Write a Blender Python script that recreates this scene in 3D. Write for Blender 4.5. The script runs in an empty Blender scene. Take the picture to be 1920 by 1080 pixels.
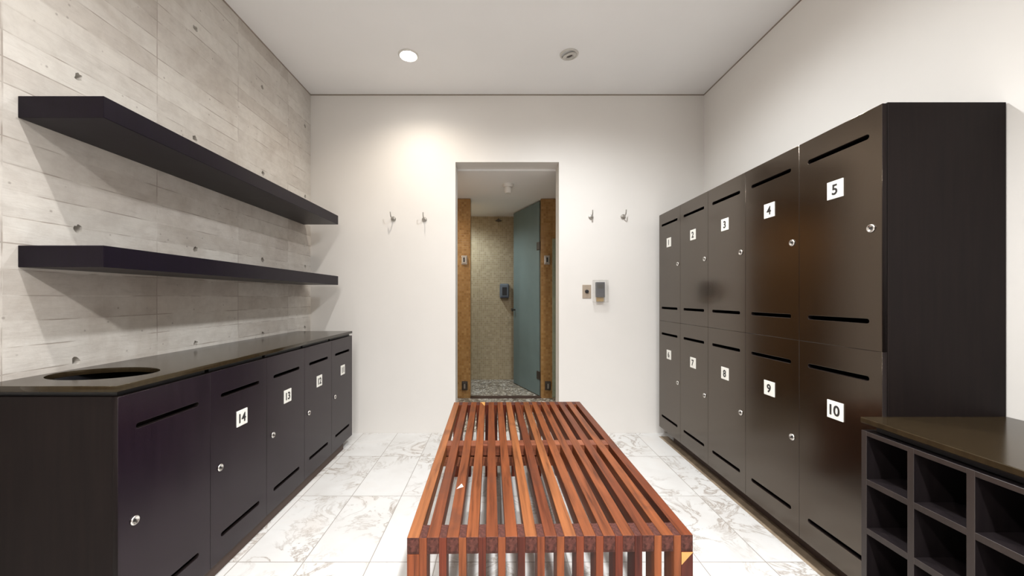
import bpy, bmesh, math, random
from mathutils import Vector, Matrix

# ------------------------------------------------------------------ camera, world, light, exposure
scn = bpy.context.scene
COL = scn.collection
F_PX, CAM_H = 710.0, 1.123

cam_d = bpy.data.cameras.new('camera')
cam = bpy.data.objects.new('camera', cam_d)
COL.objects.link(cam)
cam.location = (0, 0, CAM_H)
cam.rotation_euler = (math.pi / 2, 0, 0)
cam_d.sensor_width = 36.0
cam_d.lens = F_PX * 36.0 / 1920.0
cam_d.shift_x = 28.0 / 1920.0
cam_d.shift_y = 17.0 / 1920.0
cam_d.clip_start = 0.02
scn.camera = cam

world = bpy.data.worlds.new('world')
scn.world = world
world.use_nodes = True
world.node_tree.nodes['Background'].inputs[0].default_value = (1, 0.96, 0.9, 1)
world.node_tree.nodes['Background'].inputs[1].default_value = 0.05

vs = scn.view_settings
vs.view_transform = 'Standard'
vs.look = 'None'
vs.gamma = 1.0
vs.exposure = -0.14
vs.use_curve_mapping = False

WARM = (1.0, 0.89, 0.76)
NEUT = (1.0, 0.97, 0.94)
WHITE = (0.96, 0.985, 1.0)
COOL = (0.80, 0.92, 1.0)
# (name, x, y, z, power, colour, full cone in degrees, blend, source radius)
LAMPS = {
    'visible': (-0.613, 2.62, 2.775, 43, WARM, 150, 1.0, 0.03),
    'mid_east': (0.50, 1.97, 2.735, 120, WHITE, 165, 0.9, 0.055),
    'near_west': (-0.60, 0.75, 2.775, 70, NEUT, 165, 0.9, 0.02),
    'near_east': (0.47, 0.75, 2.735, 215, WHITE, 120, 1.0, 0.055),
    'rear_fill_west': (-0.60, -1.0, 2.72, 200, NEUT, 165, 0.9, 0.07),  # this rear pair is added behind the camera as fill
    'rear_fill_east': (0.47, -1.0, 2.72, 350, NEUT, 165, 0.9, 0.07),
    'corridor': (-0.80, 3.72, 2.19, 27, WARM, 160, 0.8, 0.03),  # added out of sight to light the piers warmly
    'steam_fill': (-0.55, 4.65, 2.19, 44, COOL, 160, 0.8, 0.03),  # added out of sight, stands in for cool daylight in the wet room
}


def lamp(key, parent):
    x, y, z, p, c, cone, blend, r = LAMPS[key]
    ld = bpy.data.lights.new('downlight_lamp', 'SPOT')
    ld.energy, ld.color = p, c
    ld.spot_size, ld.spot_blend, ld.shadow_soft_size = math.radians(cone), blend, r
    lo = bpy.data.objects.new('downlight_lamp', ld)
    COL.objects.link(lo)
    lo.parent = parent
    lo.location = Vector((x, y, z)) - parent.location
    return lo


# ------------------------------------------------------------------ materials
def new_mat(name):
    m = bpy.data.materials.new(name)
    m.use_nodes = True
    nt = m.node_tree
    b = nt.nodes['Principled BSDF']
    return m, nt, b


def N(nt, typ, **kw):
    n = nt.nodes.new(typ)
    for k, v in kw.items():
        if k.startswith('_'):
            setattr(n, k[1:], v)
        else:
            n.inputs[k.replace('__', ' ')].default_value = v
    return n


def ramp(nt, stops, fac=None):
    r = nt.nodes.new('ShaderNodeValToRGB')
    els = r.color_ramp.elements
    while len(els) < len(stops):
        els.new(0.5)
    for e, (p, c) in zip(els, stops):
        e.position = p
        e.color = (*c, 1) if len(c) == 3 else c
    if fac is not None:
        nt.links.new(fac, r.inputs[0])
    return r


def mixc(nt, a, b, fac, mode='MIX'):
    m = nt.nodes.new('ShaderNodeMix')
    m.data_type = 'RGBA'
    m.blend_type = mode
    for sock, v in ((m.inputs[0], fac), (m.inputs[6], a), (m.inputs[7], b)):
        if hasattr(v, 'is_output'):
            nt.links.new(v, sock)
        elif isinstance(v, (int, float)):
            sock.default_value = v
        else:
            sock.default_value = (*v, 1)
    return m.outputs[2]


def bump(nt, bsdf, height, strength=0.2, dist=0.01):
    b = N(nt, 'ShaderNodeBump', Strength=strength, Distance=dist)
    nt.links.new(height, b.inputs['Height'])
    nt.links.new(b.outputs[0], bsdf.inputs['Normal'])


def objcoord(nt, scale=(1, 1, 1), loc=(0, 0, 0), rot=(0, 0, 0)):
    tc = nt.nodes.new('ShaderNodeTexCoord')
    mp = N(nt, 'ShaderNodeMapping')
    mp.inputs['Scale'].default_value = scale
    mp.inputs['Location'].default_value = loc
    mp.inputs['Rotation'].default_value = rot
    nt.links.new(tc.outputs['Object'], mp.inputs[0])
    return mp.outputs[0]


def noise(nt, vec, scale, detail=4, rough=0.55, dist=0.0):
    n = N(nt, 'ShaderNodeTexNoise', Scale=scale, Detail=detail, Roughness=rough, Distortion=dist)
    nt.links.new(vec, n.inputs['Vector'])
    return n.outputs[0]


def plain(name, col, rough=0.5, metal=0.0, spec=0.5, var=0.06, scale=30.0):
    m, nt, b = new_mat(name)
    f = noise(nt, objcoord(nt), scale)
    r = ramp(nt, [(0.3, tuple(c * (1 - var) for c in col)), (0.7, tuple(min(1, c * (1 + var)) for c in col))], f)
    nt.links.new(r.outputs[0], b.inputs['Base Color'])
    b.inputs['Roughness'].default_value = rough
    b.inputs['Metallic'].default_value = metal
    b.inputs['Specular IOR Level'].default_value = spec
    return m


def mat_paint(name, col, rough=0.55):
    m, nt, b = new_mat(name)
    v = objcoord(nt)
    f = noise(nt, v, 1.6, 5)
    r = ramp(nt, [(0.3, tuple(c * 0.965 for c in col)), (0.7, col)], f)
    nt.links.new(r.outputs[0], b.inputs['Base Color'])
    b.inputs['Roughness'].default_value = rough
    b.inputs['Specular IOR Level'].default_value = 0.3
    bump(nt, b, noise(nt, v, 220, 2), 0.05, 0.002)
    return m


def mat_concrete():
    m, nt, b = new_mat('board_marked_concrete')
    L = nt.links
    tc = nt.nodes.new('ShaderNodeTexCoord')
    sep = nt.nodes.new('ShaderNodeSeparateXYZ')
    L.new(tc.outputs['Object'], sep.inputs[0])
    cmb = nt.nodes.new('ShaderNodeCombineXYZ')
    L.new(sep.outputs[1], cmb.inputs[0])
    L.new(sep.outputs[2], cmb.inputs[1])
    mp = N(nt, 'ShaderNodeMapping')
    mp.inputs['Location'].default_value = (-1.719 + 0.537 * 20, 0.03, 0)
    L.new(cmb.outputs[0], mp.inputs[0])
    uv = mp.outputs[0]
    # slight waviness so that board edges are not ruler straight
    wob = N(nt, 'ShaderNodeTexNoise', Scale=3.0, Detail=3)
    L.new(uv, wob.inputs['Vector'])
    sc = N(nt, 'ShaderNodeVectorMath', _operation='SCALE')
    L.new(wob.outputs['Color'], sc.inputs[0])
    sc.inputs['Scale'].default_value = 0.008
    ad = N(nt, 'ShaderNodeVectorMath', _operation='ADD')
    L.new(uv, ad.inputs[0])
    L.new(sc.outputs[0], ad.inputs[1])
    br = N(nt, 'ShaderNodeTexBrick', Scale=1.0)
    br.offset = 0.0
    br.squash = 1.0
    br.inputs['Color1'].default_value = (0, 0, 0, 1)
    br.inputs['Color2'].default_value = (1, 1, 1, 1)
    br.inputs['Mortar'].default_value = (0.5, 0.5, 0.5, 1)
    br.inputs['Mortar Size'].default_value = 0.0028
    br.inputs['Mortar Smooth'].default_value = 0.6
    br.inputs['Brick Width'].default_value = 0.537
    br.inputs['Row Height'].default_value = 0.083
    L.new(ad.outputs[0], br.inputs['Vector'])
    boards = ramp(nt, [(0.0, (0.47, 0.43, 0.39)), (0.25, (0.575, 0.54, 0.50)), (0.7, (0.625, 0.595, 0.555)),
                       (1.0, (0.69, 0.665, 0.625))], br.outputs['Color'])
    # grain streaks along the boards
    gm = N(nt, 'ShaderNodeMapping')
    gm.inputs['Scale'].default_value = (3.0, 16, 1)
    L.new(uv, gm.inputs[0])
    g = noise(nt, gm.outputs[0], 2.2, 8, 0.65, 0.4)
    gr = ramp(nt, [(0.25, (0.80, 0.785, 0.77)), (0.42, (0.97, 0.965, 0.96)), (0.7, (1.02, 1.02, 1.01))], g)
    c = mixc(nt, boards.outputs[0], gr.outputs[0], 0.8, 'MULTIPLY')
    # pale laitance blotches
    bl = noise(nt, uv, 3.1, 6, 0.6, 0.6)
    blr = ramp(nt, [(0.45, (0, 0, 0)), (0.68, (1, 1, 1))], bl)
    c = mixc(nt, c, (0.69, 0.67, 0.63), mixc(nt, (0, 0, 0), blr.outputs[0], 0.5))
    # broad warm grey staining
    st = noise(nt, uv, 1.7, 7, 0.65, 0.8)
    sr_ = ramp(nt, [(0.36, (0.80, 0.765, 0.735)), (0.52, (1, 1, 1)), (0.7, (1.03, 1.02, 1.0))], st)
    c = mixc(nt, c, sr_.outputs[0], 0.6, 'MULTIPLY')
    mt_ = noise(nt, uv, 14, 6, 0.7, 0.3)
    mtr = ramp(nt, [(0.35, (0.90, 0.89, 0.885)), (0.55, (1, 1, 1)), (0.7, (1.04, 1.04, 1.04))], mt_)
    c = mixc(nt, c, mtr.outputs[0], 0.9, 'MULTIPLY')
    # small pits
    pit = N(nt, 'ShaderNodeTexVoronoi', Scale=16.0)
    L.new(uv, pit.inputs['Vector'])
    pr = ramp(nt, [(0.04, (1, 1, 1)), (0.09, (0, 0, 0))], pit.outputs['Distance'])
    c = mixc(nt, c, (0.25, 0.22, 0.2), mixc(nt, (0, 0, 0), pr.outputs[0], 0.6))
    # joints, broken up
    jn = noise(nt, uv, 5.0, 3)
    jr = ramp(nt, [(0.47, (0, 0, 0)), (0.58, (0.8, 0.8, 0.8))], jn)
    jf = mixc(nt, (0, 0, 0), br.outputs['Fac'], jr.outputs[0])
    c = mixc(nt, c, (0.33, 0.285, 0.25), jf)
    L.new(c, b.inputs['Base Color'])
    b.inputs['Roughness'].default_value = 0.75
    b.inputs['Specular IOR Level'].default_value = 0.25
    h = mixc(nt, g, (0, 0, 0), jf)
    bump(nt, b, h, 0.35, 0.006)
    return m


def mat_marble():
    m, nt, b = new_mat('white_marble_tiles')
    L = nt.links
    v = objcoord(nt, loc=(0.82 + 28, -2.138 + 53.3, 0))
    br = N(nt, 'ShaderNodeTexBrick', Scale=1.0)
    br.offset = 0.0
    br.inputs['Color1'].default_value = (0, 0, 0, 1)
    br.inputs['Color2'].default_value = (1, 1, 1, 1)
    br.inputs['Mortar Size'].default_value = 0.0022
    br.inputs['Mortar Smooth'].default_value = 0.3
    br.inputs['Brick Width'].default_value = 0.28
    br.inputs['Row Height'].default_value = 0.533
    L.new(v, br.inputs['Vector'])
    # every tile gets its own piece of the veining
    add = N(nt, 'ShaderNodeVectorMath', _operation='ADD')
    scl = N(nt, 'ShaderNodeVectorMath', _operation='SCALE')
    L.new(br.outputs['Color'], scl.inputs[0])
    scl.inputs['Scale'].default_value = 6.0
    L.new(v, add.inputs[0])
    L.new(scl.outputs[0], add.inputs[1])
    n1 = noise(nt, add.outputs[0], 4.6, 9, 0.66, 0.9)
    sub = N(nt, 'ShaderNodeMath', _operation='SUBTRACT')
    sub.inputs[1].default_value = 0.5
    L.new(n1, sub.inputs[0])
    ab = N(nt, 'ShaderNodeMath', _operation='ABSOLUTE')
    L.new(sub.outputs[0], ab.inputs[0])
    vein = ramp(nt, [(0.0, (1, 1, 1)), (0.010, (0.5, 0.5, 0.5)), (0.035, (0, 0, 0))], ab.outputs[0])
    msk = noise(nt, add.outputs[0], 2.0, 4)
    mr = ramp(nt, [(0.44, (0, 0, 0)), (0.58, (1, 1, 1))], msk)
    vf = mixc(nt, (0, 0, 0), vein.outputs[0], mr.outputs[0])
    base = ramp(nt, [(0.3, (0.60, 0.59, 0.575)), (0.55, (0.68, 0.68, 0.672)), (0.75, (0.66, 0.63, 0.60))],
                noise(nt, add.outputs[0], 2.6, 6))
    c = mixc(nt, base.outputs[0], (0.22, 0.16, 0.11), mixc(nt, (0, 0, 0), vf, 0.8))
    sp = noise(nt, add.outputs[0], 34, 5, 0.7)
    spr = ramp(nt, [(0.64, (0, 0, 0)), (0.70, (1, 1, 1))], sp)
    spm = mixc(nt, (0, 0, 0), spr.outputs[0], mr.outputs[0])
    c = mixc(nt, c, (0.30, 0.25, 0.19), mixc(nt, (0, 0, 0), spm, 0.6))
    c = mixc(nt, c, (0.28, 0.25, 0.22), mixc(nt, (0, 0, 0), br.outputs['Fac'], 0.9))
    L.new(c, b.inputs['Base Color'])
    b.inputs['Roughness'].default_value = 0.32
    b.inputs['Specular IOR Level'].default_value = 0.45
    inv = N(nt, 'ShaderNodeMath', _operation='SUBTRACT')
    inv.inputs[0].default_value = 1.0
    L.new(br.outputs['Fac'], inv.inputs[1])
    bump(nt, b, inv.outputs[0], 0.3, 0.002)
    return m


def mat_mosaic(name, cols, tile=0.026):
    m, nt, b = new_mat(name)
    L = nt.links
    tc = nt.nodes.new('ShaderNodeTexCoord')
    sep = nt.nodes.new('ShaderNodeSeparateXYZ')
    L.new(tc.outputs['Object'], sep.inputs[0])
    s = N(nt, 'ShaderNodeMath', _operation='ADD')
    L.new(sep.outputs[0], s.inputs[0])
    L.new(sep.outputs[1], s.inputs[1])
    cmb = nt.nodes.new('ShaderNodeCombineXYZ')
    L.new(s.outputs[0], cmb.inputs[0])
    L.new(sep.outputs[2], cmb.inputs[1])
    mp = N(nt, 'ShaderNodeMapping')
    mp.inputs['Location'].default_value = (20, 0.003, 0)
    L.new(cmb.outputs[0], mp.inputs[0])
    br = N(nt, 'ShaderNodeTexBrick', Scale=1.0)
    br.offset = 0.0
    br.inputs['Color1'].default_value = (0, 0, 0, 1)
    br.inputs['Color2'].default_value = (1, 1, 1, 1)
    br.inputs['Mortar'].default_value = (0.5, 0.5, 0.5, 1)
    br.inputs['Mortar Size'].default_value = tile * 0.055
    br.inputs['Brick Width'].default_value = tile
    br.inputs['Row Height'].default_value = tile
    L.new(mp.outputs[0], br.inputs['Vector'])
    r = ramp(nt, [(0.0, cols[0]), (0.35, cols[1]), (0.7, cols[2]), (1.0, cols[3])], br.outputs['Color'])
    c = mixc(nt, r.outputs[0], cols[4], br.outputs['Fac'])
    L.new(c, b.inputs['Base Color'])
    b.inputs['Roughness'].default_value = 0.3
    inv = N(nt, 'ShaderNodeMath', _operation='SUBTRACT')
    inv.inputs[0].default_value = 1.0
    L.new(br.outputs['Fac'], inv.inputs[1])
    bump(nt, b, inv.outputs[0], 0.3, 0.002)
    return m


def mat_pebbles():
    m, nt, b = new_mat('pebble_mosaic')
    L = nt.links
    v = objcoord(nt, scale=(1, 1, 0))
    vo = N(nt, 'ShaderNodeTexVoronoi', Scale=32.0)
    L.new(v, vo.inputs['Vector'])
    sepc = nt.nodes.new('ShaderNodeSeparateColor')
    L.new(vo.outputs['Color'], sepc.inputs[0])
    r = ramp(nt, [(0.0, (0.18, 0.15, 0.12)), (0.3, (0.42, 0.37, 0.29)), (0.7, (0.62, 0.58, 0.50)), (1, (0.85, 0.82, 0.75))],
             sepc.outputs[0])
    e = N(nt, 'ShaderNodeTexVoronoi', Scale=32.0, _feature='DISTANCE_TO_EDGE')
    L.new(v, e.inputs['Vector'])
    er = ramp(nt, [(0.02, (1, 1, 1)), (0.09, (0, 0, 0))], e.outputs['Distance'])
    c = mixc(nt, r.outputs[0], (0.07, 0.06, 0.05), er.outputs[0])
    L.new(c, b.inputs['Base Color'])
    b.inputs['Roughness'].default_value = 0.3
    bump(nt, b, e.outputs['Distance'], 0.8, 0.02)
    return m


def mat_laminate(name, c0, c1, rough=0.3, spec=0.5, tint=(1, 1, 1), ior=1.5):
    m, nt, b = new_mat(name)
    L = nt.links
    v = objcoord(nt, scale=(60, 60, 3))
    f = noise(nt, v, 1.0, 5, 0.6)
    r = ramp(nt, [(0.3, c0), (0.7, c1)], f)
    sp = noise(nt, objcoord(nt), 130, 2)
    sr = ramp(nt, [(0.74, (0, 0, 0)), (0.80, (1, 1, 1))], sp)
    c = mixc(nt, r.outputs[0], tuple(min(1, x * 2.2 + 0.01) for x in c1), mixc(nt, (0, 0, 0), sr.outputs[0], 0.35))
    L.new(c, b.inputs['Base Color'])
    rr = ramp(nt, [(0.3, (rough * 0.97,) * 3), (0.7, (rough * 1.03,) * 3)], noise(nt, objcoord(nt), 6, 4))
    L.new(rr.outputs[0], b.inputs['Roughness'])
    b.inputs['Specular IOR Level'].default_value = spec
    b.inputs['IOR'].default_value = ior
    b.inputs['Specular Tint'].default_value = (*tint, 1)
    return m


def mat_bench_wood(name, axis, tones):
    m, nt, b = new_mat(name)
    L = nt.links
    sc = [60, 60, 60]
    sc[axis] = 3.2
    tc = nt.nodes.new('ShaderNodeTexCoord')
    oi = nt.nodes.new('ShaderNodeObjectInfo')
    mul = N(nt, 'ShaderNodeMath', _operation='MULTIPLY')
    mul.inputs[1].default_value = 37.0
    L.new(oi.outputs['Random'], mul.inputs[0])
    ad = N(nt, 'ShaderNodeVectorMath', _operation='ADD')
    L.new(tc.outputs['Object'], ad.inputs[0])
    L.new(mul.outputs[0], ad.inputs[1])
    mp = N(nt, 'ShaderNodeMapping')
    mp.inputs['Scale'].default_value = sc
    L.new(ad.outputs[0], mp.inputs[0])
    tone = ramp(nt, tones, oi.outputs['Random'])
    g = noise(nt, mp.outputs[0], 1.0, 6, 0.6, 0.5)
    gr = ramp(nt, [(0.30, (0.34, 0.28, 0.25)), (0.46, (0.88, 0.85, 0.83)), (0.68, (1.32, 1.28, 1.22))], g)
    c = mixc(nt, tone.outputs[0], gr.outputs[0], 0.9, 'MULTIPLY')
    kn = N(nt, 'ShaderNodeTexNoise', Scale=3.4, Detail=5, Roughness=0.6)
    L.new(ad.outputs[0], kn.inputs['Vector'])
    kr = ramp(nt, [(0.57, (0, 0, 0)), (0.68, (1, 1, 1))], kn.outputs[0])
    c = mixc(nt, c, (0.07, 0.025, 0.015), mixc(nt, (0, 0, 0), kr.outputs[0], 0.55))
    L.new(c, b.inputs['Base Color'])
    b.inputs['Roughness'].default_value = 0.42
    b.inputs['Specular IOR Level'].default_value = 0.25
    bump(nt, b, g, 0.12, 0.002)
    return m


def mat_glass(name, tint, frost, alpha):
    """tinted sheet: part of the light passes straight through, the rest is a satin surface"""
    m, nt, b = new_mat(name)
    L = nt.links
    f = noise(nt, objcoord(nt), 3.0, 5)
    r = ramp(nt, [(0.3, tuple(c * 0.85 for c in tint)), (0.7, tint)], f)
    L.new(r.outputs[0], b.inputs['Base Color'])
    b.inputs['Roughness'].default_value = frost
    tr = nt.nodes.new('ShaderNodeBsdfTransparent')
    tr.inputs[0].default_value = (*[min(1, 0.55 + c) for c in tint], 1)
    mx = nt.nodes.new('ShaderNodeMixShader')
    mx.inputs[0].default_value = alpha
    L.new(tr.outputs[0], mx.inputs[1])
    L.new(b.outputs[0], mx.inputs[2])
    L.new(mx.outputs[0], nt.nodes['Material Output'].inputs[0])
    return m


def mat_emit(name, col, strength):
    m, nt, b = new_mat(name)
    b.inputs['Base Color'].default_value = (*col, 1)
    b.inputs['Emission Color'].default_value = (*col, 1)
    b.inputs['Emission Strength'].default_value = strength
    return m


M = {
    'concrete': mat_concrete(),
    'marble': mat_marble(),
    'wall': mat_paint('warm_white_wall_paint', (0.82, 0.795, 0.76)),
    'ceiling': mat_paint('white_ceiling_paint', (0.91, 0.905, 0.90), 0.7),
    'mosaic': mat_mosaic('beige_glass_mosaic', [(0.34, 0.27, 0.16), (0.38, 0.305, 0.185), (0.41, 0.335, 0.205), (0.46, 0.38, 0.245), (0.52, 0.46, 0.35)]),
    'pier': mat_mosaic('amber_mosaic', [(0.27, 0.135, 0.038), (0.33, 0.17, 0.05), (0.36, 0.195, 0.065), (0.41, 0.235, 0.085), (0.32, 0.19, 0.08)]),
    'pebble': mat_pebbles(),
    'door': mat_laminate('dark_brown_laminate', (0.005, 0.0025, 0.0012), (0.009, 0.0045, 0.0022), 0.17, 1.0, (1.0, 0.83, 0.66), 1.53),
    'door_left': mat_laminate('near_black_laminate', (0.006, 0.0032, 0.0075), (0.011, 0.006, 0.0115), 0.26, 0.34, (1.0, 0.86, 0.80)),
    'carcass': mat_laminate('black_brown_carcass', (0.005, 0.003, 0.003), (0.009, 0.0055, 0.005), 0.6, 0.12),
    'shelf': mat_laminate('near_black_shelf_laminate', (0.003, 0.0016, 0.006), (0.005, 0.003, 0.009), 0.34, 0.17, (1.0, 0.9, 0.8)),
    'worktop': mat_laminate('glossy_dark_worktop', (0.018, 0.0125, 0.0065), (0.028, 0.019, 0.010), 0.16, 0.19, (1.0, 0.9, 0.68)),
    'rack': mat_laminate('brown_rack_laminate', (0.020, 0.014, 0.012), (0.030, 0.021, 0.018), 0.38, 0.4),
    'gap_shade': plain('brown_grey_shadow_gap', (0.30, 0.25, 0.21), 0.8),
    'panelling': mat_laminate('dark_wood_panelling', (0.03, 0.02, 0.015), (0.05, 0.035, 0.026), 0.5, 0.3),
    'rack_shaded': mat_laminate('shaded_rack_faces', (0.0065, 0.0045, 0.0055), (0.011, 0.008, 0.0085), 0.5, 0.25),
    'tan': plain('tan_floor_shade', (0.27, 0.21, 0.15), 0.5, var=0.25, scale=14.0),
    'plinth': plain('dark_brown_plinth', (0.06, 0.034, 0.024), 0.6),
    'plate': plain('white_number_plate', (0.80, 0.79, 0.74), 0.4),
    'ink': plain('dark_numeral', (0.02, 0.018, 0.018), 0.5),
    'chrome': plain('polished_steel', (0.75, 0.73, 0.70), 0.22, 1.0),
    'rim_grey': plain('light_grey_metal_rim', (0.60, 0.58, 0.54), 0.5, 0.1),
    'steel': plain('brushed_steel', (0.45, 0.43, 0.40), 0.35, 1.0),
    'dark_metal': plain('dark_bronze_metal', (0.10, 0.085, 0.075), 0.4, 0.8),
    'black': plain('black_plastic', (0.012, 0.012, 0.014), 0.4),
    'slate': plain('slate_grey_plastic', (0.035, 0.04, 0.06), 0.4),
    'grey_blue': plain('blue_grey_plastic', (0.12, 0.145, 0.17), 0.35),
    'white_plastic': plain('white_plastic', (0.78, 0.76, 0.72), 0.4),
    'beige_plate': plain('beige_metal_plate', (0.46, 0.38, 0.30), 0.4, 0.3),
    'amber': plain('amber_label', (0.40, 0.25, 0.07), 0.5),
    'clear': mat_glass('clear_plastic', (0.60, 0.57, 0.52), 0.08, 0.10),
    'teal_glass': mat_glass('frosted_teal_glass', (0.17, 0.235, 0.235), 0.35, 0.90),
    'green_glass': mat_glass('greenish_glass', (0.40, 0.50, 0.42), 0.1, 0.35),
    'slat': mat_bench_wood('red_brown_hardwood', 1, [(0.0, (0.115, 0.030, 0.012)), (0.35, (0.155, 0.043, 0.015)), (0.7, (0.185, 0.056, 0.019)), (1.0, (0.235, 0.085, 0.030))]),
    'leg': mat_bench_wood('red_hardwood_upright', 2, [(0.0, (0.075, 0.015, 0.009)), (0.4, (0.15, 0.030, 0.012)), (0.75, (0.23, 0.068, 0.022)), (1.0, (0.14, 0.030, 0.013))]),
    'beam': mat_bench_wood('dark_red_hardwood', 0, [(0.0, (0.15, 0.045, 0.024)), (1.0, (0.25, 0.085, 0.04))]),
    'end_grain': plain('dark_end_grain', (0.075, 0.026, 0.020), 0.6, spec=0.2, var=0.7, scale=90.0),
    'inlay': plain('pale_wood_inlay', (0.62, 0.31, 0.09), 0.4),
    'lit_bulb': mat_emit('lit_lamp_face', (1.0, 0.97, 0.92), 60.0),
}


# ------------------------------------------------------------------ mesh helpers
def add_box(bm, x0, x1, y0, y1, z0, z1):
    vs_ = [bm.verts.new(p) for p in ((x0, y0, z0), (x1, y0, z0), (x1, y1, z0), (x0, y1, z0),
                                     (x0, y0, z1), (x1, y0, z1), (x1, y1, z1), (x0, y1, z1))]
    for f in ((0, 3, 2, 1), (4, 5, 6, 7), (0, 1, 5, 4), (1, 2, 6, 5), (2, 3, 7, 6), (3, 0, 4, 7)):
        bm.faces.new([vs_[i] for i in f])


def boxes(*bs):
    bm = bmesh.new()
    for b in bs:
        add_box(bm, *b)
    return bm


def add_lathe(bm, prof, seg=32, mat=None):
    """profile of (radius, height) turned about z"""
    mat = mat or Matrix.Identity(4)
    rings = []
    for r, z in prof:
        if r < 1e-6:
            rings.append([bm.verts.new(mat @ Vector((0, 0, z)))])
        else:
            rings.append([bm.verts.new(mat @ Vector((r * math.cos(2 * math.pi * i / seg), r * math.sin(2 * math.pi * i / seg), z)))
                          for i in range(seg)])
    for a, b in zip(rings, rings[1:]):
        for i in range(seg):
            j = (i + 1) % seg
            if len(a) == 1 and len(b) == 1:
                continue
            if len(a) == 1:
                bm.faces.new((a[0], b[i], b[j]))
            elif len(b) == 1:
                bm.faces.new((a[i], b[0], a[j]))
            else:
                bm.faces.new((a[i], b[i], b[j], a[j]))
    return bm


def add_tube(bm, pts, r, seg=12):
    pts = [Vector(p) for p in pts]
    rings = []
    up = Vector((1, 0, 0))
    for i, p in enumerate(pts):
        d = (pts[min(i + 1, len(pts) - 1)] - pts[max(i - 1, 0)]).normalized()
        u = d.cross(up)
        if u.length < 1e-3:
            u = d.cross(Vector((0, 1, 0)))
        u.normalize()
        w = d.cross(u)
        rings.append([bm.verts.new(p + r * (math.cos(2 * math.pi * k / seg) * u + math.sin(2 * math.pi * k / seg) * w)) for k in range(seg)])
    for a, b in zip(rings, rings[1:]):
        for k in range(seg):
            j = (k + 1) % seg
            bm.faces.new((a[k], a[j], b[j], b[k]))
    bm.faces.new(rings[0][::-1])
    bm.faces.new(rings[-1])
    return bm


def finish(bm, smooth=False):
    bmesh.ops.recalc_face_normals(bm, faces=bm.faces)
    me = bpy.data.meshes.new('mesh')
    bm.to_mesh(me)
    bm.free()
    if smooth:
        for p in me.polygons:
            p.use_smooth = True
    return me


def obj(name, data, mat, parent=None, loc=(0, 0, 0), rot=(0, 0, 0), bevel=0.0, seg=2, smooth=False):
    if isinstance(data, bmesh.types.BMesh):
        data = finish(data, smooth)
    data.name = name
    if mat is not None and not data.materials:
        data.materials.append(M[mat])
    o = bpy.data.objects.new(name, data)
    COL.objects.link(o)
    o.location = loc
    o.rotation_euler = rot
    o.parent = parent
    if smooth:
        es = o.modifiers.new('edges', 'EDGE_SPLIT')
        es.split_angle = math.radians(35)
    if bevel:
        bv = o.modifiers.new('bevel', 'BEVEL')
        bv.width, bv.segments, bv.limit_method = bevel, seg, 'ANGLE'
        bv.harden_normals = False
    return o


def tag(o, label, cat, group=None):
    o['label'] = label
    o['category'] = cat
    if group:
        o['group'] = group
    return o


def thing(name, label, cat, loc=(0, 0, 0), rot=(0, 0, 0), group=None):
    e = bpy.data.objects.new(name, None)
    COL.objects.link(e)
    e.location, e.rotation_euler = loc, rot
    e.empty_display_size = 0.1
    return tag(e, label, cat, group)


def struct(name, bm, mat, **kw):
    o = obj(name, bm, mat, **kw)
    o['kind'] = 'structure'
    return o


def copy_of(o, parent, loc=None):
    c = o.copy()
    COL.objects.link(c)
    c.parent = parent
    if loc is not None:
        c.location = loc
    return c


def from_curve(splines, extrude, bev=0.0):
    """flat panel from closed outlines (inner ones become holes): x, y in the panel, thickness along z"""
    cu = bpy.data.curves.new('outline', 'CURVE')
    cu.dimensions = '2D'
    cu.fill_mode = 'BOTH'
    cu.extrude = extrude - bev
    cu.bevel_depth = bev
    cu.bevel_resolution = 1
    for pts in splines:
        s = cu.splines.new('POLY')
        s.points.add(len(pts) - 1)
        for p, q in zip(s.points, pts):
            p.co = (q[0], q[1], 0, 1)
        s.use_cyclic_u = True
    o = bpy.data.objects.new('outline', cu)
    COL.objects.link(o)
    dg = bpy.context.evaluated_depsgraph_get()
    me = bpy.data.meshes.new_from_object(o.evaluated_get(dg))
    bpy.data.objects.remove(o)
    bpy.data.curves.remove(cu)
    me.materials.clear()
    return me


def numeral_mesh(txt, height=0.04):
    cu = bpy.data.curves.new('numeral', 'FONT')
    cu.body = txt
    cu.size = 1.0
    cu.extrude = 0.02
    cu.offset = 0.02
    cu.space_character = 0.95
    o = bpy.data.objects.new('numeral', cu)
    COL.objects.link(o)
    dg = bpy.context.evaluated_depsgraph_get()
    me = bpy.data.meshes.new_from_object(o.evaluated_get(dg))
    bpy.data.objects.remove(o)
    bpy.data.curves.remove(cu)
    me.materials.clear()
    xs = [v.co.x for v in me.vertices]
    ys = [v.co.y for v in me.vertices]
    s = height / (max(ys) - min(ys))
    sx = min(s, 0.052 / (max(xs) - min(xs)))
    cx, cy = (max(xs) + min(xs)) / 2, (max(ys) + min(ys)) / 2
    # stand the figure up: x right, z up, facing -y
    for v in me.vertices:
        v.co = Vector(((v.co.x - cx) * sx, -v.co.z * 0.03, (v.co.y - cy) * s))
    return me


def rect(x0, x1, y0, y1):
    return [(x0, y0), (x1, y0), (x1, y1), (x0, y1)]


def stadium(x0, x1, yc, r, n=8):
    pts = []
    for i in range(n + 1):
        a = -math.pi / 2 + math.pi * i / n
        pts.append((x1 - r + r * math.cos(a), yc + r * math.sin(a)))
    for i in range(n + 1):
        a = math.pi / 2 + math.pi * i / n
        pts.append((x0 + r + r * math.cos(a), yc + r * math.sin(a)))
    return pts


def stand_up(me, flip=False):
    """panel drawn in x, y -> standing panel x, z, thickness along y"""
    me.transform(Matrix.Rotation(math.pi / 2, 4, 'X'))
    return me


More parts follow.
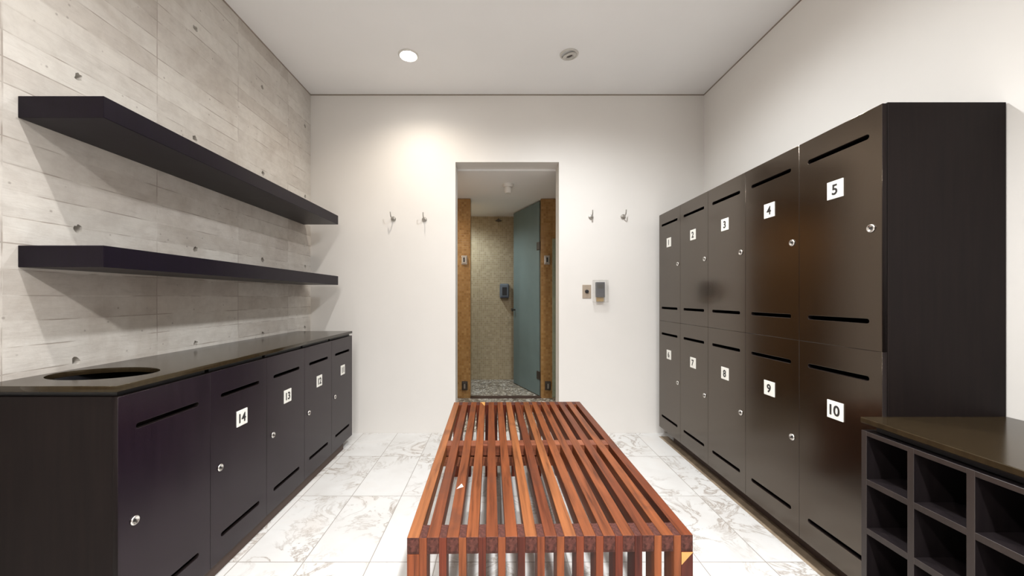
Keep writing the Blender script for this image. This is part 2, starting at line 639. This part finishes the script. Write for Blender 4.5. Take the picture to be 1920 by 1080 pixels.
# ------------------------------------------------------------------ room shell
XL, XR, YB, YF, ZC = -1.54, 1.709, 3.128, -1.9, 2.797
YB2 = 3.297
DX0, DX1, DZ = -0.344, 0.511, 2.2375
HC = 2.22          # ceiling beyond the doorway
Y_PIER, Y_END = 4.21, 5.16

struct('floor', boxes((XL - 0.2, XR + 0.2, YF - 0.2, YB + 0.02, -0.15, 0)), 'marble')
struct('ceiling', boxes((XL - 0.2, XR + 0.2, YF - 0.2, YB2, ZC, ZC + 0.15)), 'ceiling')
struct('wall_right', boxes((XR, XR + 0.2, YF - 0.2, YB2, 0, ZC)), 'wall')
struct('wall_front', boxes((XL, XR, YF - 0.2, YF, 0, ZC)), 'panelling')
struct('wall_back', boxes((XL, DX0, YB, YB2, 0, ZC), (DX1, XR, YB, YB2, 0, ZC), (DX0, DX1, YB, YB2, DZ, ZC)), 'wall')


def concrete_wall():
    o = obj('wall_left', boxes((XL - 0.2, XL, YF - 0.2, YB2, 0, ZC)), 'concrete')
    rnd = random.Random(4)
    bm = bmesh.new()
    for y in (-0.8, -0.253, 0.294, 0.84, 1.3875, 1.935, 2.485, 3.037):
        for z in (2.5, 1.935, 1.37, 0.885):
            n = 14
            mt = Matrix.Translation((XL, y + rnd.uniform(-.006, .006), z + rnd.uniform(-.006, .006))) @ Matrix.Rotation(math.pi / 2, 4, 'Y')
            rs = [0.0145 * rnd.uniform(0.7, 1.25) for _ in range(n)]
            rings = []
            for h, k in ((-0.035, 0.8), (0.01, 1.0)):
                rings.append([bm.verts.new(mt @ Vector((k * rs[i] * math.cos(2 * math.pi * i / n), k * rs[i] * math.sin(2 * math.pi * i / n), h))) for i in range(n)])
            for i in range(n):
                j = (i + 1) % n
                bm.faces.new((rings[0][i], rings[0][j], rings[1][j], rings[1][i]))
            bm.faces.new(rings[0][::-1])
            bm.faces.new(rings[1])
    cutter = obj('cutter', bm, None)
    md = o.modifiers.new('holes', 'BOOLEAN')
    md.object, md.operation, md.solver = cutter, 'DIFFERENCE', 'EXACT'
    dg = bpy.context.evaluated_depsgraph_get()
    me = bpy.data.meshes.new_from_object(o.evaluated_get(dg))
    o.modifiers.clear()
    o.data = me
    me.materials.clear()
    me.materials.append(M['concrete'])
    bpy.data.objects.remove(cutter)
    o['kind'] = 'structure'


concrete_wall()

# corridor and tiled wet room seen through the doorway
struct('floor', boxes((-1.3, 1.5, YB + 0.02, Y_END + 0.15, -0.15, 0)), 'pebble')
struct('ceiling', boxes((-1.3, 1.5, YB2, Y_END + 0.15, HC, HC + 0.1)), 'ceiling')
struct('wall_back', boxes((-1.3, 1.5, Y_END, Y_END + 0.15, 0, HC)), 'mosaic')
struct('wall_left', boxes((-1.45, -1.3, YB2, Y_END, 0, HC)), 'mosaic')
struct('wall_right', boxes((1.5, 1.65, YB2, Y_END, 0, HC)), 'mosaic')
struct('wall_partition', boxes((-1.3, -0.296, Y_PIER, Y_PIER + 0.12, 0, HC - 0.004)), 'pier')
struct('wall_partition', boxes((0.488, 1.5, Y_PIER, Y_PIER + 0.12, 0, HC - 0.004)), 'pier')
struct('trim_1', boxes((-0.296, 0.488, Y_PIER - 0.02, Y_PIER + 0.06, 0, 0.012)), 'plinth')

# narrow shadow gap, its shade painted as a strip, where the walls meet the ceiling
struct('gap_shade_strip_1', boxes((XL, XR, YB - 0.002, YB + 0.01, ZC - 0.009, ZC + 0.005)), 'gap_shade')
struct('gap_shade_strip_2', boxes((XR - 0.002, XR + 0.01, YF, YB - 0.002, ZC - 0.009, ZC + 0.005)), 'gap_shade')
struct('gap_shade_strip_3', boxes((XL - 0.01, XL + 0.002, YF, YB - 0.002, ZC - 0.009, ZC + 0.005)), 'gap_shade')

# recessed plinths under the two cabinet runs
struct('trim_2', boxes((XL + 0.003, -1.137, 1.14, 2.80, 0, 0.0565)), 'plinth')
struct('trim_3', boxes((1.376, XR - 0.003, 1.30, 2.95, 0, 0.095)), 'plinth')


# floor shade painted as a thin tan strip along the foot of the tall lockers
struct('floor_shade_strip', boxes((1.303, 1.376, 1.28, 3.05, -0.01, 0.0012)), 'tan')


# ------------------------------------------------------------------ lockers
def door_mesh(w, h, slot_edge_top, slot_edge_bottom, margin, left=False):
    g = 0.0015
    me = from_curve([rect(g, w - g, g, h - g),
                     stadium(margin, w - margin, h - slot_edge_top, 0.0095),
                     stadium(margin, w - margin, slot_edge_bottom, 0.0095)], 0.0085, 0.0012)
    stand_up(me)
    for key in ((('door_left',) if left else ('door',)) + ('carcass',)):
        me.materials.append(M[key])
    for pl in me.polygons:
        pl.material_index = 0 if abs(pl.normal.y) > 0.9 else 1
    return me


def body_mesh(w, h, d, y0, x0, x1, t=0.014, top=True):
    bs = [(x0, x0 + t, y0, d, 0, h), (x1 - t, x1, y0, d, 0, h), (x0 + t, x1 - t, y0 + 0.001, d - t, 0, t),
          (x0 + t, x1 - t, d - t, d, 0, h)]
    if top:
        bs.append((x0 + t, x1 - t, y0 + 0.001, d - t, h - t, h))
    return boxes(*bs)


PLATE = finish(boxes((-0.034, 0.034, -0.004, 0, -0.034, 0.034)))
PLATE.materials.append(M['plate'])


def lock_mesh():
    bm = bmesh.new()
    mt = Matrix.Rotation(math.pi / 2, 4, 'X')   # z -> -y
    add_lathe(bm, [(0.0, 0.0), (0.0145, 0.0), (0.0145, 0.003), (0.0125, 0.0055), (0.0105, 0.0055), (0.0095, 0.0038), (0.0, 0.0045)], 28, mt)
    return finish(bm, True)


LOCK = lock_mesh()
LOCK.materials.append(M['chrome'])
KEYHOLE = finish(boxes((-0.0012, 0.0012, -0.0062, -0.003, -0.004, 0.004)))
KEYHOLE.materials.append(M['black'])


def fit_out(root, number, w, plate_z, lock_x, lock_z):
    if number:
        p = obj('number_plate', PLATE, None, root, (w / 2, 0, plate_z), bevel=0.0008, seg=1)
        obj('numeral', numeral_mesh(number), 'ink', p, (0, -0.0045, 0))
    lk = obj('lock', LOCK, None, root, (lock_x, 0, lock_z))
    obj('keyhole', KEYHOLE, None, lk)


W_R, FX_R, NEAR_R, DEPTH_R = 0.349, 1.290, 1.268, 0.412
Z0, ZM, Z1 = 0.097, 0.938, 1.772
upper_door = door_mesh(W_R, Z1 - ZM, 0.091, 0.101, 0.044)
lower_door = door_mesh(W_R, ZM - Z0, 0.099, 0.101, 0.044)
upper_body = finish(body_mesh(W_R, Z1 - ZM - 0.001, DEPTH_R, 0.0175, 0.001, W_R - 0.0135))
lower_body = finish(body_mesh(W_R, ZM - Z0 - 0.001, DEPTH_R, 0.0175, 0.001, W_R - 0.0135))
LOCKER_LABELS = {
    1: 'dark brown upper locker with white plate numbered 1',
    2: 'dark brown upper locker with white plate numbered 2',
    3: 'dark brown upper locker with white plate numbered 3',
    4: 'dark brown upper locker with white plate numbered 4',
    5: 'dark brown upper locker with white plate numbered 5',
    6: 'dark brown lower locker with white plate numbered 6',
    7: 'dark brown lower locker with white plate numbered 7',
    8: 'dark brown lower locker with white plate numbered 8',
    9: 'dark brown lower locker with white plate numbered 9',
    10: 'dark brown lower locker with white plate numbered 10 behind the shoe rack',
}
for n in range(1, 11):
    col = (n - 1) % 5                       # 0 = beside the back wall, 4 = by the shoe rack
    up = n <= 5
    y_far = NEAR_R + W_R * (5 - col)
    root = thing('locker', LOCKER_LABELS[n], 'locker', (FX_R, y_far, ZM if up else Z0), (0, 0, -math.pi / 2), 'numbered dark lockers')
    obj('body', upper_body if up else lower_body, 'carcass', root)
    obj('door', upper_door if up else lower_door, 'door', root, (0, 0.0085, 0))
    h = (Z1 - ZM) if up else (ZM - Z0)
    fit_out(root, str(n), W_R, h - (0.239 if up else 0.247), W_R - 0.037, h - (0.412 if up else 0.426))
tag(obj('end_panel', boxes((1.3085, XR - 0.004, NEAR_R, NEAR_R + 0.0115, Z0 - 0.03, Z1 + 0.004)), 'carcass', bevel=0.001, seg=1),
    'tall black brown panel closing the side of lockers 5 and 10', 'panel')

# ------------------------------------------------------------------ low cabinets under the worktop
FX_L, NEAR_L, FAR_L = -1.12, 1.114, 2.925
W_L = (FAR_L - NEAR_L - 0.004) / 5
ZL0, ZL1 = 0.058, 0.827
left_door = door_mesh(W_L, ZL1 - ZL0, 0.105, 0.099, 0.056, True)
left_body = finish(body_mesh(W_L, ZL1 - ZL0, 0.41, 0.0185, 0.003, W_L - 0.0005, top=False))
rail = finish(boxes((0.02, W_L - 0.001, 0.022, 0.036, ZL1 - ZL0 - 0.05, ZL1 - ZL0 + 0.016),
                    (0.02, W_L - 0.001, 0.38, 0.394, ZL1 - ZL0 - 0.05, ZL1 - ZL0 + 0.016),
                    (0.02, 0.034, 0.036, 0.38, ZL1 - ZL0 - 0.05, ZL1 - ZL0 + 0.016)))
rail.materials.append(M['black'])
for k, num in enumerate((None, '14', '13', '12', '11')):
    root = thing('low_cabinet', 'dark low cabinet with white plate numbered %s under the worktop' % num if num else
                 'dark low cabinet without a number plate under the round hole', 'cabinet',
                 (FX_L, NEAR_L + 0.004 + W_L * k, ZL0), (0, 0, math.pi / 2), 'low dark cabinets under the worktop')
    obj('body', left_body, 'carcass', root)
    obj('top_rail', rail, None, root)
    obj('door', left_door, 'door_left', root, (0, 0.0085, 0))
    fit_out(root, num, W_L, 0.538, 0.051, 0.376)


def worktop():
    hole = [(-1.352 + 0.165 * math.cos(2 * math.pi * i / 64), 1.305 + 0.112 * math.sin(2 * math.pi * i / 64)) for i in range(64)]
    me = from_curve([rect(XL + 0.002, FX_L, NEAR_L, FAR_L), hole], 0.009, 0.001)
    o = obj('worktop', me, 'worktop', loc=(0, 0, 0.852))
    tag(o, 'long glossy dark worktop with a round hole on the low cabinets', 'worktop')


worktop()

# ------------------------------------------------------------------ wall shelves
for z, lab in ((1.699, 'upper thick black floating shelf on the concrete wall'),
               (1.219, 'lower thick black floating shelf on the concrete wall')):
    o = obj('wall_shelf', boxes((XL + 0.001, -1.263, 1.216, 3.01, z, z + 0.07)), 'shelf', bevel=0.0015, seg=2)
    tag(o, lab, 'shelf', 'black floating shelves')


# ------------------------------------------------------------------ slatted bench
def bench():
    root = thing('slatted_bench', 'red brown slatted hardwood bench standing on the marble floor', 'bench', (0.14, 1.748, 0), (0, 0, 0.0168))
    W, HL, H = 0.807, 0.683, 0.45
    s, p = 0.034, 0.0552
    th = 0.047
    slat = finish(boxes((-s / 2, s / 2, -HL, HL, -th, 0)))
    slat.materials.append(M['slat'])
    g = p - s - 0.0004
    up = finish(boxes((-g / 2, g / 2, 0, 0.062, -H, 0)))
    up.materials.append(M['leg'])
    corner = finish(boxes((-s / 2, s / 2, 0, 0.062, -H, -th)))
    corner.materials.append(M['leg'])
    spacer = finish(boxes((-g / 2, g / 2, -0.03, 0.03, -th, -0.0004)))
    spacer.materials.append(M['beam'])
    for me, ax in ((slat, 1), (up, 2)):
        me.materials.append(M['end_grain'])
        for pl in me.polygons:
            if abs(pl.normal[ax]) > 0.9:
                pl.material_index = 1
    slats = []
    for i in range(15):
        x = -W / 2 + s / 2 + i * p
        slats.append(obj('slat', slat, None, root, (x, 0, H), bevel=0.0015))
    legs = []
    for end in (-1, 1):
        y = -HL - 0.0008 if end < 0 else HL - 0.062 + 0.0008
        for i in range(14):
            legs.append(obj('leg', up, None, root, (-W / 2 + s / 2 + (i + 0.5) * p, y, H - 0.0005), bevel=0.0012))
        for i in (0, 14):
            legs.append(obj('leg', corner, None, root, (-W / 2 + s / 2 + i * p, y, H), bevel=0.0015))
    for i in range(14):
        obj('spacer', spacer, None, root, (-W / 2 + s / 2 + (i + 0.5) * p, 0.005, H), bevel=0.001)
    obj('cross_beam', boxes((-W / 2, W / 2, -0.025, 0.035, 0.355, 0.3965)), 'beam', root, bevel=0.0015)
    # pale repair wedges let into the wood
    def wedge(a, b, c, n):
        bm = bmesh.new()
        n = Vector(n)
        lo = [bm.verts.new(Vector(q)) for q in (a, b, c)]
        hi = [bm.verts.new(Vector(q) + n) for q in (a, b, c)]
        bm.faces.new(lo)
        bm.faces.new(hi)
        for i in range(3):
            j = (i + 1) % 3
            bm.faces.new((lo[i], lo[j], hi[j], hi[i]))
        return bm
    w1 = obj('inlay', wedge((-0.011, HL - 0.002, -0.0005), (0.0155, HL - 0.002, -0.0005), (0.0145, HL - 0.09, -0.0005), (0, 0, 0.0009)), 'inlay', slats[3])
    w1['label'] = 'pale wood wedge'
    w2 = obj('inlay', wedge((-0.0165, -0.0002, -th - 0.001), (0.0165, -0.0002, -th - 0.001), (-0.0165, -0.0002, -th - 0.037), (0, -0.0007, 0)), 'inlay', legs[15])
    w2['label'] = 'pale wood wedge'
    w3 = obj('worn_patch', wedge((-0.013, -0.415, -0.0005), (0.010, -0.400, -0.0005), (0.002, -0.378, -0.0005), (0, 0, 0.0009)), 'plate', slats[2])
    w3['label'] = 'small whitish worn patch'


bench()


# ------------------------------------------------------------------ shoe rack
def shoe_rack():
    X0, X1, YN, YFAR = 1.218, XR - 0.004, 0.399, 1.2665
    n, t = 6, 0.018
    root = thing('shoe_rack', 'dark open shoe rack with square cubbyholes beside the tall lockers', 'shoe rack', (X0, YN, 0))
    def ob(name, bx, mat='rack', bev=0.0008, **k):
        x0, x1, y0, y1, z0, z1 = bx
        o = obj(name, boxes((x0 - X0, x1 - X0, y0 - YN, y1 - YN, z0, z1)), mat, root, bevel=bev, seg=1, **k)
        if mat == 'rack':                  # lit tone on the front edge, shade painted into the other faces
            o.data.materials.append(M['rack_shaded'])
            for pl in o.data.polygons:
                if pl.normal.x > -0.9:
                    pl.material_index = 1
        return o
    ob('top', (X0 - 0.004, X1, YN - 0.004, YFAR, 0.705, 0.723), 'worktop', 0.002)
    ob('recess_rail', (X0 + 0.03, X1, YN + 0.02, YFAR - 0.02, 0.68, 0.705), 'black')
    pitch = (YFAR - YN - t) / n
    for i in range(n + 1):
        y = YFAR - t - i * pitch
        ob('side_panel' if i in (0, n) else 'divider', (X0, X1 - 0.02, y, y + t, 0.0, 0.68))
    for name, z0, z1 in (('top_board', 0.665, 0.6795), ('shelf', 0.504, 0.523), ('shelf', 0.342, 0.362), ('shelf', 0.183, 0.202), ('base_board', 0.005, 0.04)):
        ob(name, (X0 + 0.0006, X1 - 0.02, YN + 0.004, YFAR - 0.004, z0, z1))
    ob('back_panel', (X1 - 0.02, X1 - 0.008, YN, YFAR, 0.005, 0.68), 'carcass')


shoe_rack()


# ------------------------------------------------------------------ wall hooks, switch, thermostat
def hook(x, z, label, tilt):
    root = thing('coat_hook', label, 'hook', (x, YB, z), group='small steel coat hooks')
    mt = Matrix.Rotation(math.pi / 2, 4, 'X')
    bm = bmesh.new()
    add_lathe(bm, [(0, 0), (0.020, 0.0), (0.020, 0.006), (0.017, 0.010), (0.010, 0.012), (0, 0.012)], 28, mt)
    obj('rose', bm, 'steel', root, smooth=True)
    bm = bmesh.new()
    pts = [(0, -0.008, 0)]
    for i in range(9):
        a = math.pi / 2 * i / 8
        pts.append((tilt * 0.25 * math.sin(a) * 0.04, -0.038 - 0.022 * math.sin(a), 0.022 - 0.022 * math.cos(a)))
    pts.append((pts[-1][0] + tilt * 0.004, -0.060, 0.046))
    add_tube(bm, pts, 0.0045, 12)
    obj('prong', bm, 'steel', root, smooth=True)


hook(-0.855, 1.768, 'steel coat hook on the back wall, nearer the shelves', -0.8)
hook(-0.599, 1.764, 'steel coat hook just beside the doorway, on the shelf side', 0.0)
hook(0.775, 1.783, 'steel coat hook just beside the doorway, above the switch plate', 0.0)
hook(1.040, 1.786, 'steel coat hook on the back wall, nearest the lockers', 0.5)

sw = thing('switch_plate', 'small beige switch plate with dark knob beside the thermostat box', 'switch', (0.740, YB, 1.169))
obj('plate', boxes((-0.036, 0.036, -0.006, 0, -0.055, 0.055)), 'beige_plate', sw, bevel=0.0015)
bm = bmesh.new()
add_lathe(bm, [(0, 0.005), (0.016, 0.005), (0.014, 0.018), (0, 0.019)], 24, Matrix.Rotation(math.pi / 2, 4, 'X'))
obj('knob', bm, 'black', sw, smooth=True)
for dz in (-0.04, 0.04):
    bm = bmesh.new()
    add_lathe(bm, [(0, 0.005), (0.0035, 0.005), (0.003, 0.008), (0, 0.0085)], 12, Matrix.Rotation(math.pi / 2, 4, 'X'))
    obj('screw', bm, 'steel', sw, (0, 0, dz), smooth=True)

th = thing('thermostat', 'dark wall thermostat inside a clear plastic guard box', 'thermostat', (0.846, YB, 1.171))
obj('control_unit', boxes((-0.036, 0.036, -0.034, -0.003, -0.048, 0.074)), 'slate', th, bevel=0.004)
obj('display', boxes((-0.024, 0.024, -0.036, -0.033, 0.02, 0.060)), 'black', th)
obj('label_strip', boxes((-0.028, 0.028, -0.02, -0.003, -0.084, -0.05)), 'amber', th)
t_ = 0.004
obj('guard_box', boxes((-0.060, 0.060, -0.060, -0.056, -0.091, 0.091), (-0.060, -0.060 + t_, -0.056, 0, -0.091, 0.091),
                       (0.060 - t_, 0.060, -0.056, 0, -0.091, 0.091), (-0.056, 0.056, -0.056, 0, 0.087, 0.091),
                       (-0.056, 0.056, -0.056, 0, -0.091, -0.087)), 'clear', th)


# ------------------------------------------------------------------ ceiling downlights and added fill lamps
def downlight(key, label, lit=True, z=ZC):
    x, y = LAMPS[key][0], LAMPS[key][1]
    root = thing('ceiling_downlight', label, 'ceiling light', (x, y, z), group='recessed ceiling downlights')  # also used for the added unseen fill lamps
    bm = bmesh.new()
    add_lathe(bm, [(0.054, -0.0005), (0.070, -0.0005), (0.068, -0.006), (0.060, -0.010), (0.055, -0.007), (0.054, -0.0005)], 40)
    obj('ring', bm, 'white_plastic', root, smooth=True)
    bm = bmesh.new()
    add_lathe(bm, [(0, -0.006), (0.0535, -0.005), (0.0535, -0.001), (0, -0.001)], 40)
    obj('lamp_face', bm, 'lit_bulb' if lit else 'white_plastic', root, smooth=True)
    lamp(key, root)


downlight('visible', 'lit recessed ceiling downlight glowing bright white by the back wall')
downlight('near_west', 'lit recessed ceiling downlight in front of the shelves')
downlight('near_east', 'lit recessed ceiling downlight in front of the tall lockers')
downlight('mid_east', 'lit recessed ceiling downlight above the bench, before the unlit swivel lamp')
downlight('rear_fill_west', 'unseen fill lamp added in the rear half, on the concrete wall side')
downlight('rear_fill_east', 'unseen fill lamp added in the rear half, on the plain wall side')
downlight('corridor', 'small unseen fill lamp added beyond the doorway', z=HC)
downlight('steam_fill', 'unseen lamp added for daylight inside the mosaic wet room', z=HC)


def gimbal():
    root = thing('ceiling_downlight', 'unlit swivel ceiling downlight with grey metal rim', 'ceiling light', (0.497, 2.61, ZC), group='recessed ceiling downlights')
    tilt = (math.radians(9), math.radians(-14), 0)
    bm = bmesh.new()
    add_lathe(bm, [(0.050, -0.0005), (0.064, -0.0005), (0.062, -0.006), (0.051, -0.009), (0.050, -0.0005)], 40)
    obj('ring', bm, 'rim_grey', root, smooth=True)
    bm = bmesh.new()
    add_lathe(bm, [(0, -0.010), (0.026, -0.010), (0.030, -0.019), (0.045, -0.020), (0.048, -0.016), (0.048, -0.010), (0.02, -0.002), (0, -0.002)], 40)
    obj('swivel_head', bm, 'rim_grey', root, rot=tilt, smooth=True)
    bm = bmesh.new()
    add_lathe(bm, [(0, -0.015), (0.018, -0.0145), (0.022, -0.011), (0.0, -0.0105)], 32)
    obj('bulb', bm, 'dark_metal', root, rot=tilt, smooth=True)


gimbal()

# ------------------------------------------------------------------ beyond the doorway
# frosted glass door swung open into the wet room
hx, hy = 0.484, Y_PIER + 0.05
ex, ey = 0.2187, 4.92
L_ = math.hypot(ex - hx, ey - hy)
ang = math.atan2(ey - hy, ex - hx)
gd = thing('glass_door', 'frosted teal glass door standing open into the wet room', 'door', (hx, hy, 0), (0, 0, ang))
obj('pane', boxes((0.012, L_, -0.005, 0.005, 0.012, 2.205)), 'teal_glass', gd, bevel=0.001, seg=1)
for z in (1.70, 0.24):
    h_ = obj('hinge', boxes((-0.012, 0.060, -0.014, 0.014, z - 0.045, z + 0.045)), 'dark_metal', gd, bevel=0.003)
bm = bmesh.new()
add_lathe(bm, [(0, 0.0), (0.010, 0.0), (0.010, 0.03), (0.02, 0.034), (0.02, 0.05), (0, 0.052)], 24, Matrix.Translation((L_ - 0.05, 0.005, 0.96)) @ Matrix.Rotation(-math.pi / 2, 4, 'X'))
add_lathe(bm, [(0, 0.0), (0.010, 0.0), (0.010, 0.03), (0.02, 0.034), (0.02, 0.05), (0, 0.052)], 24, Matrix.Translation((L_ - 0.05, -0.005, 0.96)) @ Matrix.Rotation(math.pi / 2, 4, 'X'))
obj('knob', bm, 'dark_metal', gd, smooth=True)

tag(obj('glass_screen', boxes((0.605, 1.2, 4.150, 4.160, 0.02, 1.765)), 'green_glass', bevel=0.001, seg=1),
    'narrow greenish glass screen beside the open teal door', 'glass screen')


def clamp(x, z, label, bright):
    root = thing('glass_clamp', label, 'bracket', (x, Y_PIER, z), group='metal brackets on the mosaic piers')
    m = 'chrome' if bright else 'dark_metal'
    obj('back_plate', boxes((-0.032, 0.032, -0.008, 0, -0.05, 0.05)), m, root, bevel=0.003)
    obj('block', boxes((-0.024, 0.024, -0.03, -0.008, -0.04, 0.04)), m, root, bevel=0.004)
    obj('slot', boxes((-0.008, 0.008, -0.0315, -0.029, -0.026, 0.026)), 'black' if bright else 'steel', root)


s_ = Y_PIER / F_PX
clamp((870.5 - 932) * s_, CAM_H + (557 - 487.5) * s_, 'bright metal bracket high on the pier opposite the glass door', True)
clamp((1025.5 - 932) * s_, CAM_H + (557 - 487.5) * s_, 'bright metal bracket high on the pier beside the glass door', True)
clamp((871.5 - 932) * s_, CAM_H + (557 - 723) * s_, 'dark metal bracket low on the pier opposite the glass door', False)
clamp((1027 - 932) * s_, CAM_H + (557 - 723) * s_, 'dark metal bracket low on the pier beside the glass door', False)

dp = thing('soap_dispenser', 'blue grey soap dispenser on the beige mosaic wall', 'dispenser', (0.098, Y_END, 1.205))
obj('casing', boxes((-0.062, 0.062, -0.09, 0, -0.098, 0.098)), 'grey_blue', dp, bevel=0.018, seg=4)
obj('window', boxes((-0.028, 0.034, -0.093, -0.088, -0.06, 0.05)), 'black', dp, bevel=0.002)
obj('push_bar', boxes((-0.04, 0.04, -0.098, -0.085, -0.092, -0.07)), 'slate', dp, bevel=0.004)

sd = thing('smoke_detector', 'white round detector on the ceiling beyond the doorway', 'smoke detector', (0.108, 3.68, HC))
bm = bmesh.new()
add_lathe(bm, [(0, -0.0005), (0.052, -0.0005), (0.052, -0.02), (0.046, -0.028), (0, -0.028)], 36)
obj('base', bm, 'white_plastic', sd, smooth=True)
bm = bmesh.new()
add_lathe(bm, [(0, -0.027), (0.032, -0.027), (0.036, -0.05), (0.036, -0.075), (0.028, -0.088), (0, -0.09)], 36)
obj('sensor_head', bm, 'white_plastic', sd, smooth=True)

sh = thing('shower_head', 'small dark shower head at the top of the mosaic wall', 'shower head', (0.02, Y_END, 2.15))
bm = bmesh.new()
add_tube(bm, [(0, 0, 0), (0, -0.06, 0.02), (0, -0.10, 0.018), (0, -0.125, 0.002)], 0.008, 10)
obj('arm', bm, 'dark_metal', sh, smooth=True)
bm = bmesh.new()
add_lathe(bm, [(0, 0.012), (0.012, 0.010), (0.04, -0.006), (0.04, -0.014), (0, -0.014)], 28, Matrix.Translation((0, -0.13, -0.004)))
obj('spray_plate', bm, 'dark_metal', sh, smooth=True)
